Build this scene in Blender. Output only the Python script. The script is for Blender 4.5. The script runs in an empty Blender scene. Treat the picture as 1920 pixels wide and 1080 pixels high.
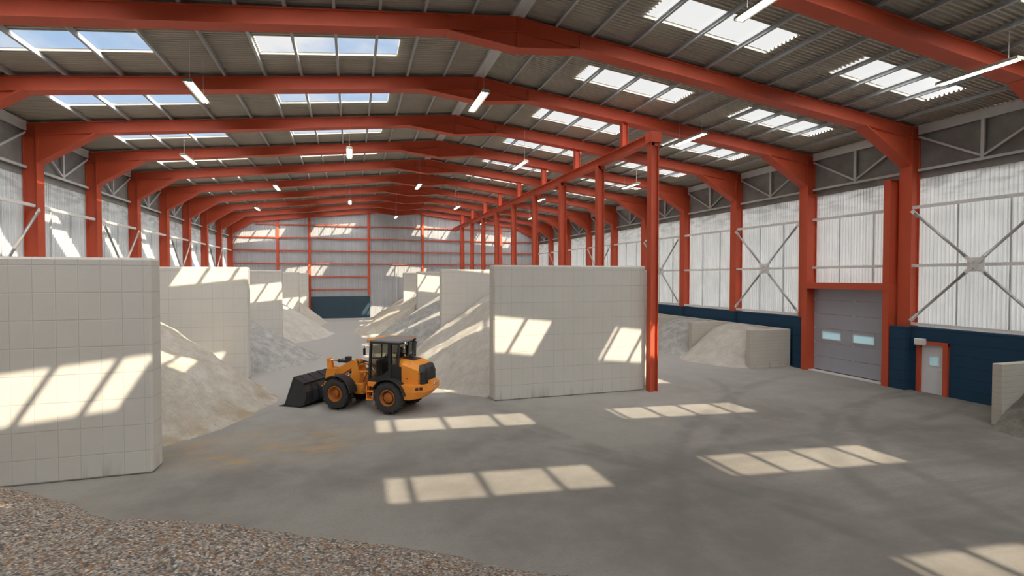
import bpy, math, random
from math import sin, cos, pi, radians, sqrt
from mathutils import Vector, noise
random.seed(7)
SC = bpy.context.scene
COL = SC.collection

# ------------------------------------------------------------------ camera
cd = bpy.data.cameras.new('camera')
cd.sensor_width = 36.0
cd.lens = 36.0 * 961.5 / 1920.0
cd.clip_end = 400
cam = bpy.data.objects.new('camera', cd)
COL.objects.link(cam)
cam.location = (0, 0, 5.0)
cam.rotation_euler = (pi / 2 - 0.0211, 0, -0.3025)
SC.camera = cam

# ------------------------------------------------------------------ colour management
SC.view_settings.view_transform = 'Standard'
SC.view_settings.look = 'None'
SC.view_settings.gamma = 1.0
SC.view_settings.use_curve_mapping = False
SC.view_settings.exposure = 0.0

SUN_STRENGTH = 9.0
SKY_STRENGTH = 1.0
SKY_BOOST = 12.0
TUBE_POWER = 14.0

# ------------------------------------------------------------------ node helper
class NT:
    def __init__(self, tree):
        self.t = tree; self.n = tree.nodes; self.l = tree.links
    def new(self, typ, **kw):
        n = self.n.new(typ)
        for k, v in kw.items():
            setattr(n, k, v)
        return n
    def put(self, sock, val):
        if isinstance(val, bpy.types.NodeSocket):
            self.l.new(val, sock)
        elif val is not None:
            if isinstance(val, (tuple, list)) and len(val) == 3 and sock.type == 'RGBA':
                val = (*val, 1)
            sock.default_value = val
    def math(self, op, a, b=None, c=None, clamp=False):
        n = self.new('ShaderNodeMath', operation=op, use_clamp=clamp)
        self.put(n.inputs[0], a)
        if b is not None: self.put(n.inputs[1], b)
        if c is not None: self.put(n.inputs[2], c)
        return n.outputs[0]
    def mix(self, f, a, b, mode='MIX'):
        n = self.new('ShaderNodeMix', data_type='RGBA', blend_type=mode)
        self.put(n.inputs[0], f); self.put(n.inputs[6], a); self.put(n.inputs[7], b)
        return n.outputs[2]
    def noise(self, vec, scale, detail=3.0, rough=0.5, dim='3D'):
        n = self.new('ShaderNodeTexNoise', noise_dimensions=dim)
        self.put(n.inputs['Vector'], vec)
        n.inputs['Scale'].default_value = scale
        n.inputs['Detail'].default_value = detail
        n.inputs['Roughness'].default_value = rough
        return n.outputs['Fac']
    def ramp(self, f, lo, hi, a=0.0, b=1.0):
        n = self.new('ShaderNodeMapRange', interpolation_type='SMOOTHSTEP')
        self.put(n.inputs[0], f)
        for i, v in zip((1, 2, 3, 4), (lo, hi, a, b)): self.put(n.inputs[i], v)
        return n.outputs[0]
    def sep(self, v):
        n = self.new('ShaderNodeSeparateXYZ'); self.put(n.inputs[0], v); return n.outputs
    def vmul(self, v, s):
        n = self.new('ShaderNodeVectorMath', operation='MULTIPLY')
        self.put(n.inputs[0], v); n.inputs[1].default_value = s
        return n.outputs[0]
    def pos(self):
        return self.new('ShaderNodeNewGeometry').outputs['Position']
    def obj(self):
        return self.new('ShaderNodeTexCoord').outputs['Object']
    def bump(self, h, strength=0.3, dist=0.02):
        n = self.new('ShaderNodeBump')
        n.inputs['Strength'].default_value = strength
        n.inputs['Distance'].default_value = dist
        self.put(n.inputs['Height'], h)
        return n.outputs[0]

# ------------------------------------------------------------------ world
SUN_DIR = Vector((-0.622, 1.076, -1.0)).normalized()
w = bpy.data.worlds.new('sky'); SC.world = w; w.use_nodes = True
w.node_tree.nodes.clear()
k = NT(w.node_tree)
dirv = k.new('ShaderNodeTexCoord').outputs['Generated']
dz = k.sep(dirv)[2]
dot = k.new('ShaderNodeVectorMath', operation='DOT_PRODUCT')
k.put(dot.inputs[0], dirv); dot.inputs[1].default_value = tuple(-SUN_DIR)
sd = dot.outputs['Value']
blue = k.mix(k.ramp(dz, 0.05, 0.6), (0.62, 0.76, 0.92), (0.26, 0.46, 0.78))
cl = k.noise(k.vmul(dirv, (1.0, 1.0, 2.2)), 3.1, 7.0, 0.55)
cl2 = k.math('ADD', cl, k.math('MULTIPLY', k.ramp(sd, -0.62, -0.1), 0.42))
sky = k.mix(k.ramp(cl2, 0.52, 0.74), blue, (0.92, 0.91, 0.89))
up = k.mix(k.ramp(dz, -0.06, 0.0), (0.30, 0.28, 0.25), sky)
boost = k.math('ADD', 1.0, k.math('MULTIPLY', k.ramp(sd, 0.1, 0.7), SKY_BOOST))
boost = k.math('ADD', 1.0, k.math('MULTIPLY', k.math('SUBTRACT', boost, 1.0), k.ramp(dz, -0.02, 0.06)))
bg = k.new('ShaderNodeBackground')
k.put(bg.inputs[0], up)
k.put(bg.inputs[1], k.math('MULTIPLY', boost, SKY_STRENGTH))
wo = k.new('ShaderNodeOutputWorld')
k.l.new(bg.outputs[0], wo.inputs[0])

sl = bpy.data.lights.new('sun', 'SUN')
sl.energy = SUN_STRENGTH; sl.angle = radians(0.5); sl.color = (1.0, 0.86, 0.64)
so = bpy.data.objects.new('sun', sl); COL.objects.link(so)
so.rotation_euler = SUN_DIR.to_track_quat('-Z', 'Y').to_euler()
so.location = (30, -40, 50)

# ------------------------------------------------------------------ materials
def base_mat(name):
    m = bpy.data.materials.new(name); m.use_nodes = True
    m.node_tree.nodes.clear()
    k = NT(m.node_tree)
    out = k.new('ShaderNodeOutputMaterial')
    return m, k, out
def principled(k, out, col, rough=0.6, metal=0.0, normal=None, spec=0.4, coat=0.0):
    b = k.new('ShaderNodeBsdfPrincipled')
    k.put(b.inputs['Base Color'], col); k.put(b.inputs['Roughness'], rough)
    b.inputs['Metallic'].default_value = metal
    b.inputs['Specular IOR Level'].default_value = spec
    b.inputs['Coat Weight'].default_value = coat
    if normal is not None: k.l.new(normal, b.inputs['Normal'])
    k.l.new(b.outputs[0], out.inputs[0])
    return b
def simple(name, c, rough=0.6, metal=0.0, var=0.12, scale=3.0, bump=0.0, bscale=20.0, spec=0.4):
    m, k, out = base_mat(name)
    p = k.obj()
    f = k.noise(p, scale, 4.0, 0.6)
    col = k.mix(f, tuple(x * (1 - var) for x in c), tuple(min(1, x * (1 + var)) for x in c))
    nrm = k.bump(k.noise(p, bscale, 4.0), bump, 0.02) if bump else None
    principled(k, out, col, rough, metal, nrm, spec)
    return m
M = {}
M['red'] = simple('red_steel_paint', (0.55, 0.088, 0.038), 0.55, 0, 0.10, 1.2, 0.35, 6.0)
M['grey_steel'] = simple('grey_steel', (0.56, 0.575, 0.58), 0.5, 0.0, 0.12, 2.0)
M['white_steel'] = simple('pale_painted_steel', (0.76, 0.76, 0.75), 0.5, 0.0, 0.05, 2.0)
M['tube_steel'] = simple('galvanised_tube', (0.50, 0.50, 0.50), 0.35, 0.6, 0.15, 3.0)
M['orange'] = simple('orange_machine_paint', (0.82, 0.30, 0.038), 0.38, 0, 0.06, 2.0)
M['rim_orange'] = simple('worn_orange_rim', (0.40, 0.125, 0.02), 0.5, 0, 0.15, 6.0)
M['black_metal'] = simple('charcoal_metal', (0.028, 0.029, 0.032), 0.45, 0, 0.2, 4.0)
M['dark_plate'] = simple('worn_dark_bucket_steel', (0.045, 0.046, 0.05), 0.42, 0.3, 0.35, 3.0)
M['rubber'] = simple('tyre_rubber', (0.035, 0.034, 0.033), 0.85, 0, 0.35, 7.0, 0.2, 30)
M['chrome'] = simple('chrome', (0.75, 0.75, 0.75), 0.15, 1.0, 0.05)
M['fabric_black'] = simple('black_seat_vinyl', (0.02, 0.02, 0.02), 0.7)
M['lamp_body'] = simple('lamp_housing', (0.22, 0.22, 0.19), 0.5)
M['door_grey'] = simple('grey_panel_door', (0.38, 0.395, 0.45), 0.5, 0, 0.05, 2.0)
M['door_white'] = simple('white_door_leaf', (0.73, 0.76, 0.80), 0.5, 0, 0.03)
M['black_trim'] = simple('dark_seal', (0.05, 0.055, 0.06), 0.6)
M['red_lens'] = simple('dark_red_lens', (0.08, 0.02, 0.02), 0.2)

def glass_mat(name, tint, gloss=0.08, rough=0.05):
    m, k, out = base_mat(name)
    t = k.new('ShaderNodeBsdfTransparent'); t.inputs[0].default_value = (*tint, 1)
    g = k.new('ShaderNodeBsdfGlossy'); g.inputs['Roughness'].default_value = rough
    mx = k.new('ShaderNodeMixShader'); mx.inputs[0].default_value = gloss
    k.l.new(t.outputs[0], mx.inputs[1]); k.l.new(g.outputs[0], mx.inputs[2])
    k.l.new(mx.outputs[0], out.inputs[0])
    return m
M['skylight'] = glass_mat('clear_roof_sheet', (0.95, 0.96, 0.97), 0.025)
M['cab_glass'] = glass_mat('tinted_cab_glass', (0.68, 0.67, 0.62), 0.06)

def frosted():
    m, k, out = base_mat('frosted_blue_pane')
    d = k.new('ShaderNodeBsdfDiffuse'); d.inputs[0].default_value = (0.60, 0.78, 0.83, 1)
    t = k.new('ShaderNodeBsdfTranslucent'); t.inputs[0].default_value = (0.50, 0.62, 0.66, 1)
    mx = k.new('ShaderNodeMixShader'); mx.inputs[0].default_value = 0.30
    k.l.new(d.outputs[0], mx.inputs[1]); k.l.new(t.outputs[0], mx.inputs[2])
    k.l.new(mx.outputs[0], out.inputs[0])
    return m
M['frosted'] = frosted()

def emis(name, c, s):
    m, k, out = base_mat(name)
    e = k.new('ShaderNodeEmission'); e.inputs[0].default_value = (*c, 1); e.inputs[1].default_value = s
    k.l.new(e.outputs[0], out.inputs[0]); return m
M['tube'] = emis('fluorescent_tube', (1.0, 0.94, 0.80), TUBE_POWER)

def cladding(name, c, trans, axis):
    """ribbed polycarbonate / steel sheeting; some daylight passes through"""
    m, k, out = base_mat(name)
    p = k.pos(); s = k.sep(p)
    streak = k.noise(k.vmul(p, (22, 22, 0.02)), 1.0, 1.0)
    stain = k.noise(k.vmul(p, (1.2, 1.2, 0.8)), 0.9, 5.0, 0.65)
    f = k.math('ADD', k.math('MULTIPLY', streak, 0.6), k.math('MULTIPLY', stain, 0.4))
    col = k.mix(k.ramp(f, 0.3, 0.7), tuple(x * 0.86 for x in c), tuple(min(1, x * 1.08) for x in c))
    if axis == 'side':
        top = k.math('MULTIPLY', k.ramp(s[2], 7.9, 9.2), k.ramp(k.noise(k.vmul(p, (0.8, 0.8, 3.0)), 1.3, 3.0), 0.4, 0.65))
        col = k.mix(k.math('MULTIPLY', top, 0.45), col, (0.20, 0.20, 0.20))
    d = k.new('ShaderNodeBsdfDiffuse'); k.put(d.inputs[0], col)
    t = k.new('ShaderNodeBsdfTranslucent'); k.put(t.inputs[0], col)
    mx = k.new('ShaderNodeMixShader'); mx.inputs[0].default_value = trans
    k.l.new(d.outputs[0], mx.inputs[1]); k.l.new(t.outputs[0], mx.inputs[2])
    k.l.new(mx.outputs[0], out.inputs[0])
    return m
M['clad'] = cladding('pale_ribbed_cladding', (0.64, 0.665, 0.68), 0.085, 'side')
M['clad_back'] = cladding('grey_ribbed_cladding', (0.42, 0.425, 0.44), 0.06, 'back')

def roofmat():
    m, k, out = base_mat('corrugated_roof_sheet')
    p = k.pos()
    col = k.mix(k.noise(p, 0.6, 4.0), (0.40, 0.375, 0.315), (0.52, 0.49, 0.42))
    principled(k, out, col, 0.65, 0.0)
    return m
M['roof'] = roofmat()

def blockmat(name, c, row0, rowh, col0, colw, axis=0, groove=0.28, dirt=0.45):
    """stacked concrete blocks: joints as fine grooves on object coordinates"""
    m, k, out = base_mat(name)
    p = k.obj(); s = k.sep(p)
    def joint(v, off, sp, w):
        f = k.math('FRACT', k.math('DIVIDE', k.math('SUBTRACT', v, off - 50 * sp), sp))
        d = k.math('MULTIPLY', k.math('MINIMUM', f, k.math('SUBTRACT', 1.0, f)), sp)
        return k.ramp(d, w * 0.35, w, 1.0, 0.0)
    jz = joint(s[2], row0, rowh, 0.018)
    nrm = k.sep(k.new('ShaderNodeNewGeometry').outputs['True Normal'])
    if axis == 0:
        jx = k.math('MULTIPLY', joint(s[0], col0, colw, 0.014), k.ramp(k.math('ABSOLUTE', nrm[1]), 0.3, 0.7))
    else:
        jx = k.math('MULTIPLY', joint(s[1], col0, colw, 0.014), k.ramp(k.math('ABSOLUTE', nrm[0]), 0.3, 0.7))
    j = k.math('MAXIMUM', k.math('MULTIPLY', jx, 0.7), jz)
    f = k.noise(k.pos(), 0.8, 5.0, 0.6)
    fine = k.noise(k.pos(), 9.0, 4.0, 0.6)
    col = k.mix(f, tuple(x * 0.92 for x in c), tuple(min(1, x * 1.06) for x in c))
    col = k.mix(k.math('MULTIPLY', fine, 0.18), col, tuple(x * 0.75 for x in c))
    # damp, dirty feet of the walls with drawn-up streaks
    st = k.noise(k.vmul(k.pos(), (3.2, 3.2, 0.25)), 1.0, 3.0, 0.6)
    foot = k.math('MULTIPLY', k.ramp(s[2], 0.55, 0.0), k.ramp(st, 0.5, 0.72))
    col = k.mix(k.math('MULTIPLY', foot, dirt), col, (0.20, 0.19, 0.17))
    col = k.mix(k.math('MULTIPLY', j, groove), col, tuple(x * 0.45 for x in c))
    h = k.math('SUBTRACT', k.math('MULTIPLY', fine, 0.15), j)
    principled(k, out, col, 0.85, 0, k.bump(h, 0.4, 0.015), 0.2)
    return m
M['block'] = blockmat('cream_concrete_blocks', (0.60, 0.575, 0.53), 0.60, 0.67, 0.29, 0.455)
M['bin_block'] = blockmat('small_bin_concrete', (0.57, 0.535, 0.475), 0.15, 0.19, 0.1, 0.9, 0, 0.12)
M['bin_block_y'] = blockmat('small_bin_back_concrete', (0.58, 0.55, 0.50), 0.15, 0.19, 0.1, 0.9, 1, 0.12)
M['blue'] = blockmat('navy_painted_blocks', (0.022, 0.062, 0.115), 0.40, 0.46, 0.0, 30.0, 1, 0.45, 0.0)
M['blue_flat'] = simple('navy_door_panel', (0.030, 0.062, 0.088), 0.45, 0, 0.15, 0.6)
def upper():
    m, k, out = base_mat('stained_grey_panel')
    p = k.pos()
    f = k.noise(k.vmul(p, (1, 1, 1.2)), 0.7, 6.0, 0.65)
    col = k.mix(k.ramp(f, 0.3, 0.75), (0.20, 0.185, 0.185), (0.29, 0.29, 0.275))
    col = k.mix(k.ramp(k.noise(p, 1.7, 4.0), 0.62, 0.75), col, (0.19, 0.20, 0.19))
    principled(k, out, col, 0.8, 0, None, 0.2)
    return m
M['upper'] = upper()

def floormat():
    m, k, out = base_mat('dusty_concrete_floor')
    p = k.pos(); s = k.sep(p)
    big = k.noise(p, 0.16, 5.0, 0.6)
    mid = k.noise(k.vmul(p, (1, 1, 1)), 0.9, 6.0, 0.65)
    fine = k.noise(p, 14.0, 4.0, 0.7)
    col = k.mix(k.ramp(big, 0.35, 0.65), (0.175, 0.162, 0.145), (0.28, 0.262, 0.24))
    col = k.mix(k.math('MULTIPLY', k.ramp(mid, 0.4, 0.7), 0.5), col, (0.265, 0.248, 0.225))
    col = k.mix(k.math('MULTIPLY', k.ramp(fine, 0.45, 0.7), 0.32), col, (0.16, 0.155, 0.145))
    # pale dust trodden into the aisle between the heaps
    wob = k.math('MULTIPLY', k.math('SUBTRACT', mid, 0.5), 4.0)
    dust = k.ramp(k.math('ADD', s[1], wob), 12.0, 27.0)
    col = k.mix(k.math('MULTIPLY', dust, 0.85), col, (0.43, 0.42, 0.40))
    # ochre spill in front of the left heap
    dx = k.math('DIVIDE', k.math('ADD', s[0], 2.3), 4.0); dy = k.math('DIVIDE', k.math('SUBTRACT', s[1], 16.6), 2.2)
    rr = k.math('ADD', k.math('MULTIPLY', dx, dx), k.math('MULTIPLY', dy, dy))
    och = k.math('MULTIPLY', k.ramp(rr, 1.0, 0.1), k.ramp(k.noise(k.vmul(p, (0.7, 1.8, 1)), 1.1, 6.0, 0.75), 0.42, 0.70))
    col = k.mix(k.math('MULTIPLY', och, 0.65), col, (0.46, 0.29, 0.12))
    # tyre tracks: bands along arcs and lines
    tr = None
    wn = k.math('MULTIPLY', k.math('SUBTRACT', k.noise(p, 0.25, 2.0), 0.5), 0.8)
    for (cx, cy, r, wd) in [(7.5, 60.0, 48.6, .16), (30.0, -6.0, 28.0, .20), (26.0, 22.0, 21.0, .18), (-8.0, 2.0, 18.2, .14),
                            (34.0, 30.0, 32.0, .17), (14.0, -8.0, 20.5, .22), (2.0, 26.0, 15.6, .15), (22.0, 4.0, 11.5, .2), (24.5, 4.5, 11.8, .18)]:
        ax = k.math('SUBTRACT', s[0], cx); ay = k.math('SUBTRACT', s[1], cy)
        d = k.math('SQRT', k.math('ADD', k.math('MULTIPLY', ax, ax), k.math('MULTIPLY', ay, ay)))
        d = k.math('ABSOLUTE', k.math('ADD', k.math('SUBTRACT', d, r), wn))
        b = k.ramp(d, wd * 2.2, wd * 0.3)
        tr = b if tr is None else k.math('MAXIMUM', tr, b)
    tr = k.math('MULTIPLY', tr, k.ramp(k.noise(p, 0.8, 4.0), 0.3, 0.6))
    tr = k.math('MULTIPLY', tr, k.ramp(s[0], 3.0, 7.0))
    tr = k.math('MULTIPLY', tr, k.ramp(s[1], 24.0, 16.0))
    col = k.mix(k.math('MULTIPLY', tr, 0.42), col, (0.12, 0.115, 0.108))
    near_dim = k.math('MULTIPLY', k.ramp(s[1], 17.0, 8.0), k.ramp(s[0], 2.0, 16.0))  # weaker light toward the near right, painted into the floor colour as dark streaks
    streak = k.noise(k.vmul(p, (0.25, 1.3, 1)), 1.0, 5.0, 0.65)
    col = k.mix(k.math('MULTIPLY', k.math('MULTIPLY', near_dim, k.ramp(streak, 0.3, 0.65)), 0.45), col, (0.13, 0.115, 0.095))
    h = k.math('ADD', k.math('MULTIPLY', fine, 0.5), mid)
    principled(k, out, col, 0.82, 0, k.bump(h, 0.25, 0.03), 0.25)
    return m
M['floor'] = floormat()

def gravel(name, a, b, scale=7.0, bump=0.7, pebble=False, c=None):
    m, k, out = base_mat(name)
    p = k.pos()
    v = k.new('ShaderNodeTexVoronoi', feature='F1')
    k.put(v.inputs['Vector'], p); v.inputs['Scale'].default_value = scale
    n1 = k.noise(p, scale * 0.22, 6.0, 0.7)
    n2 = k.noise(p, scale * 1.6, 5.0, 0.75)
    if pebble:
        cs = k.sep(v.outputs['Color'])
        col = k.mix(cs[0], a, b)
        col = k.mix(k.ramp(cs[1], 0.72, 0.8), col, c)
        col = k.mix(k.ramp(cs[2], 0.8, 0.85), col, (0.13, 0.125, 0.12))
        col = k.mix(k.ramp(cs[2], 0.12, 0.08), col, (0.62, 0.57, 0.5))
        col = k.mix(k.math('MULTIPLY', k.ramp(v.outputs['Distance'], 0.35, 0.8), 0.6), col, (0.09, 0.08, 0.07))
        col = k.mix(k.math('MULTIPLY', k.ramp(n1, 0.45, 0.7), 0.35), col, (0.10, 0.09, 0.08))
        h = k.math('SUBTRACT', 1.0, v.outputs['Distance'])
        nrm = k.bump(h, bump, 0.03)
    else:
        col = k.mix(k.ramp(n1, 0.3, 0.7), a, b)
        col = k.mix(k.math('MULTIPLY', k.ramp(n2, 0.54, 0.72), 0.6), col, tuple(x * 0.5 for x in a))
        if c:
            zz = k.sep(p)[2]
            foot = k.math('MULTIPLY', k.ramp(zz, 0.75, 0.15), k.ramp(k.noise(p, 1.1, 4.0), 0.4, 0.6))
            col = k.mix(k.math('MULTIPLY', foot, 0.55), col, c)
        h = k.math('ADD', k.math('MULTIPLY', n2, 1.0), n1)
        nrm = k.bump(h, bump, 0.08)
    principled(k, out, col, 0.95, 0, nrm, 0.1)
    return m
M['g_cream'] = gravel('cream_sand_gravel', (0.46, 0.42, 0.35), (0.60, 0.565, 0.50), 8, 0.6, c=(0.36, 0.26, 0.15))
M['g_grey'] = gravel('grey_chippings', (0.37, 0.365, 0.35), (0.60, 0.595, 0.575), 9, 0.9)
M['g_sand'] = gravel('pale_sand', (0.45, 0.41, 0.34), (0.56, 0.52, 0.455), 6, 0.4)
M['g_pale'] = gravel('pale_limestone_sand', (0.50, 0.47, 0.42), (0.62, 0.59, 0.54), 8, 0.45)
M['g_dark'] = gravel('dark_grey_sand', (0.17, 0.165, 0.14), (0.29, 0.28, 0.24), 7, 0.9)
M['g_mixed'] = gravel('mixed_pebbles', (0.30, 0.265, 0.23), (0.48, 0.44, 0.395), 24, 0.8, True, (0.36, 0.19, 0.09))

# ------------------------------------------------------------------ mesh helper
class MB:
    def __init__(self): self.v = []; self.f = []; self.sm = []
    def add(self, vs, fs, smooth=False):
        o = len(self.v); self.v += [tuple(p) for p in vs]
        self.f += [tuple(i + o for i in f) for f in fs]; self.sm += [smooth] * len(fs)
    def box(self, x0, x1, y0, y1, z0, z1):
        vs = [(x, y, z) for x in (x0, x1) for y in (y0, y1) for z in (z0, z1)]
        self.add(vs, [(0, 1, 3, 2), (4, 6, 7, 5), (0, 4, 5, 1), (2, 3, 7, 6), (0, 2, 6, 4), (1, 5, 7, 3)])
        return self
    def cbox(self, x0, x1, y0, y1, z0, z1, c=0.03):
        """box with chamfered edges"""
        cx, cy, cz = (x0 + x1) / 2, (y0 + y1) / 2, (z0 + z1) / 2
        hx, hy, hz = abs(x1 - x0) / 2, abs(y1 - y0) / 2, abs(z1 - z0) / 2
        c = min(c, hx * .9, hy * .9, hz * .9)
        vs = []; idx = {}
        for sx in (-1, 1):
            for sy in (-1, 1):
                for sz in (-1, 1):
                    for ax in range(3):
                        q = [sx * (hx - c), sy * (hy - c), sz * (hz - c)]
                        q[ax] = (sx * hx, sy * hy, sz * hz)[ax]
                        idx[(sx, sy, sz, ax)] = len(vs)
                        vs.append((cx + q[0], cy + q[1], cz + q[2]))
        fs = []
        S = (-1, 1)
        for s in S:
            fs.append([idx[(s, a, b, 0)] for a, b in ((-1, -1), (1, -1), (1, 1), (-1, 1))])
            fs.append([idx[(a, s, b, 1)] for a, b in ((-1, -1), (1, -1), (1, 1), (-1, 1))])
            fs.append([idx[(a, b, s, 2)] for a, b in ((-1, -1), (1, -1), (1, 1), (-1, 1))])
        for a in S:
            for b in S:
                fs.append([idx[(a, b, -1, 0)], idx[(a, b, 1, 0)], idx[(a, b, 1, 1)], idx[(a, b, -1, 1)]])
                fs.append([idx[(a, -1, b, 0)], idx[(a, 1, b, 0)], idx[(a, 1, b, 2)], idx[(a, -1, b, 2)]])
                fs.append([idx[(-1, a, b, 1)], idx[(1, a, b, 1)], idx[(1, a, b, 2)], idx[(-1, a, b, 2)]])
                for d in S:
                    fs.append([idx[(a, b, d, 0)], idx[(a, b, d, 1)], idx[(a, b, d, 2)]])
        self.add(vs, fs); return self
    def prism(self, pts, y0, y1):
        """polygon in XZ extruded along Y"""
        n = len(pts)
        vs = [(x, y0, z) for x, z in pts] + [(x, y1, z) for x, z in pts]
        fs = [tuple(range(n)), tuple(range(2 * n - 1, n - 1, -1))]
        fs += [(i, i + n, (i + 1) % n + n, (i + 1) % n) for i in range(n)]
        self.add(vs, fs); return self
    def prismz(self, pts, z0, z1):
        n = len(pts)
        vs = [(x, y, z0) for x, y in pts] + [(x, y, z1) for x, y in pts]
        fs = [tuple(range(n - 1, -1, -1)), tuple(range(n, 2 * n))]
        fs += [(i, (i + 1) % n, (i + 1) % n + n, i + n) for i in range(n)]
        self.add(vs, fs); return self
    def tube(self, pts, r, n=10, caps=True):
        pts = [Vector(p) for p in pts]
        rs = r if isinstance(r, (list, tuple)) else [r] * len(pts)
        vs = []; fs = []
        for i, p in enumerate(pts):
            d = (pts[min(i + 1, len(pts) - 1)] - pts[max(i - 1, 0)]).normalized()
            a = d.orthogonal().normalized() if abs(d.z) > 0.99 else d.cross(Vector((0, 0, 1))).normalized()
            b = d.cross(a)
            for j in range(n):
                t = 2 * pi * j / n
                vs.append(p + a * cos(t) * rs[i] + b * sin(t) * rs[i])
        for i in range(len(pts) - 1):
            for j in range(n):
                fs.append((i * n + j, i * n + (j + 1) % n, (i + 1) * n + (j + 1) % n, (i + 1) * n + j))
        self.add(vs, fs, True)
        if caps:
            o = len(self.v) - len(vs)
            self.f.append(tuple(o + j for j in range(n))); self.sm.append(False)
            self.f.append(tuple(o + (len(pts) - 1) * n + j for j in reversed(range(n)))); self.sm.append(False)
        return self
    def bar(self, a, b, w, h):
        """rectangular bar from a to b"""
        a = Vector(a); b = Vector(b); d = (b - a).normalized()
        s = d.cross(Vector((0, 0, 1)))
        s = Vector((1, 0, 0)) if s.length < 1e-4 else s.normalized()
        u = s.cross(d).normalized()
        vs = []
        for p in (a, b):
            for i, j in ((-1, -1), (1, -1), (1, 1), (-1, 1)):
                vs.append(p + s * i * w / 2 + u * j * h / 2)
        self.add(vs, [(0, 1, 2, 3), (7, 6, 5, 4), (0, 4, 5, 1), (1, 5, 6, 2), (2, 6, 7, 3), (3, 7, 4, 0)])
        return self
    def lathe_y(self, cx, cz, prof, n=40, flat=False):
        """prof: list of (radius, y) turned about the Y axis through (cx, cz)"""
        vs = []; fs = []
        for r, y in prof:
            for j in range(n):
                t = 2 * pi * j / n
                vs.append((cx + r * cos(t), y, cz + r * sin(t)))
        for i in range(len(prof) - 1):
            for j in range(n):
                fs.append((i * n + j, i * n + (j + 1) % n, (i + 1) * n + (j + 1) % n, (i + 1) * n + j))
        self.add(vs, fs, not flat); return self
    def build(self, name, mat, parent=None, origin=None):
        me = bpy.data.meshes.new(name)
        vs = self.v
        if origin is not None:
            vs = [(x - origin[0], y - origin[1], z - origin[2]) for x, y, z in vs]
        me.from_pydata(vs, [], self.f)
        me.polygons.foreach_set('use_smooth', self.sm)
        me.materials.append(M[mat] if isinstance(mat, str) else mat)
        me.update()
        o = bpy.data.objects.new(name, me); COL.objects.link(o)
        if origin is not None: o.location = origin
        if parent is not None:
            o.parent = parent
        return o
def tag(o, label=None, cat=None, group=None, kind=None):
    if label: o['label'] = label
    if cat: o['category'] = cat
    if group: o['group'] = group
    if kind: o['kind'] = kind
    return o
def empty(name, loc=(0, 0, 0), rz=0.0):
    o = bpy.data.objects.new(name, None); COL.objects.link(o)
    o.location = loc; o.rotation_euler = (0, 0, rz); o.empty_display_size = 0.3
    return o
def copy_tree(o, parent=None):
    c = o.copy(); COL.objects.link(c); c.parent = parent
    for ch in [x for x in list(o.children)]:
        copy_tree(ch, c)
    return c
ORD = ['nearest', 'second', 'third', 'fourth', 'fifth', 'sixth', 'seventh', 'eighth', 'ninth', 'tenth', 'eleventh', 'twelfth', 'thirteenth', 'fourteenth']

# ------------------------------------------------------------------ key dimensions
XL, XR, XC = -13.44, 24.15, 5.35           # outer column faces, ridge
ZE, ZR = 11.60, 13.70                      # rafter top at eaves and ridge
Y0, SP = 16.45, 5.428
def FY(n): return Y0 + (n - 1) * SP
YB = FY(-4)                                # open front end of the hall
YE = FY(10) + 0.30                         # rear gable
def ztop(x):
    return ZE + (ZR - ZE) * ((x - XL) / (XC - XL) if x < XC else (XR - x) / (XR - XC))
SH = 0.192                                  # roof sheet above rafter top

# ------------------------------------------------------------------ floor
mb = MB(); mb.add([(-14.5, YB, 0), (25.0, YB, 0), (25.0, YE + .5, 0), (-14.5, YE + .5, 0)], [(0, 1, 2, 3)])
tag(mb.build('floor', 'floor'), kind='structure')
mb = MB(); mb.add([(-90, -90, -0.05), (120, -90, -0.05), (120, 150, -0.05), (-90, 150, -0.05)], [(0, 1, 2, 3)])
M['yard'] = simple('pale_yard_concrete', (0.42, 0.40, 0.37), 0.9)
tag(mb.build('trim_1', 'yard'), 'pale concrete yard around the hall', kind='structure')

# ------------------------------------------------------------------ roof sheets with skylight openings
SKY_X = [(-11.15, -6.20), (-3.03, 1.69), (9.12, 14.0), (16.98, 21.86)]
PITCH = 0.1645
def profile(y):
    u = ((y - FY(1)) / PITCH + 1e-6) % 1.0          # trapezoid: low pan, web, crest, web
    i = int(u * 6 + .5) % 6
    return (-.034, -.034, .030, .034, .030, -.034)[i]
BAYS = list(range(-4, 10))
def bay_sky(n):
    c = FY(n) + 0.5 * SP + 0.30
    kk = round((c - 0.70 - FY(1)) / (PITCH / 6)); y0 = FY(1) + kk * PITCH / 6
    return y0, y0 + PITCH * 8.5
def sheet(xs, holes):
    """holes: list of bool per x interval"""
    m = MB(); ys = []
    step = PITCH / 6
    n = int((YE + .1 - YB) / step)
    kk0 = math.ceil((YB - FY(1)) / step)
    ys = [FY(1) + (kk0 + i) * step for i in range(n)]
    inhole = []
    for y in ys:
        ym = y + step / 2
        inhole.append(any(bay_sky(b)[0] < ym < bay_sky(b)[1] for b in BAYS))
    nx = len(xs)
    vs = [(x, y, ztop(x) + SH + profile(y)) for y in ys for x in xs]
    fs = []
    for i in range(len(ys) - 1):
        for j in range(nx - 1):
            if inhole[i] and holes[j]: continue
            fs.append((i * nx + j, i * nx + j + 1, (i + 1) * nx + j + 1, (i + 1) * nx + j))
    m.add(vs, fs)
    return m
lx = [XL - .7, SKY_X[0][0], SKY_X[0][1], SKY_X[1][0], SKY_X[1][1], XC]
rx = [XC, SKY_X[2][0], SKY_X[2][1], SKY_X[3][0], SKY_X[3][1], XR + .7]
ml = sheet(lx, [False, True, False, True, False]); mr = sheet(rx, [False, True, False, True, False])
ml.add(mr.v, mr.f)
tag(ml.build('ceiling', 'roof'), kind='structure')
wn = 1
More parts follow.
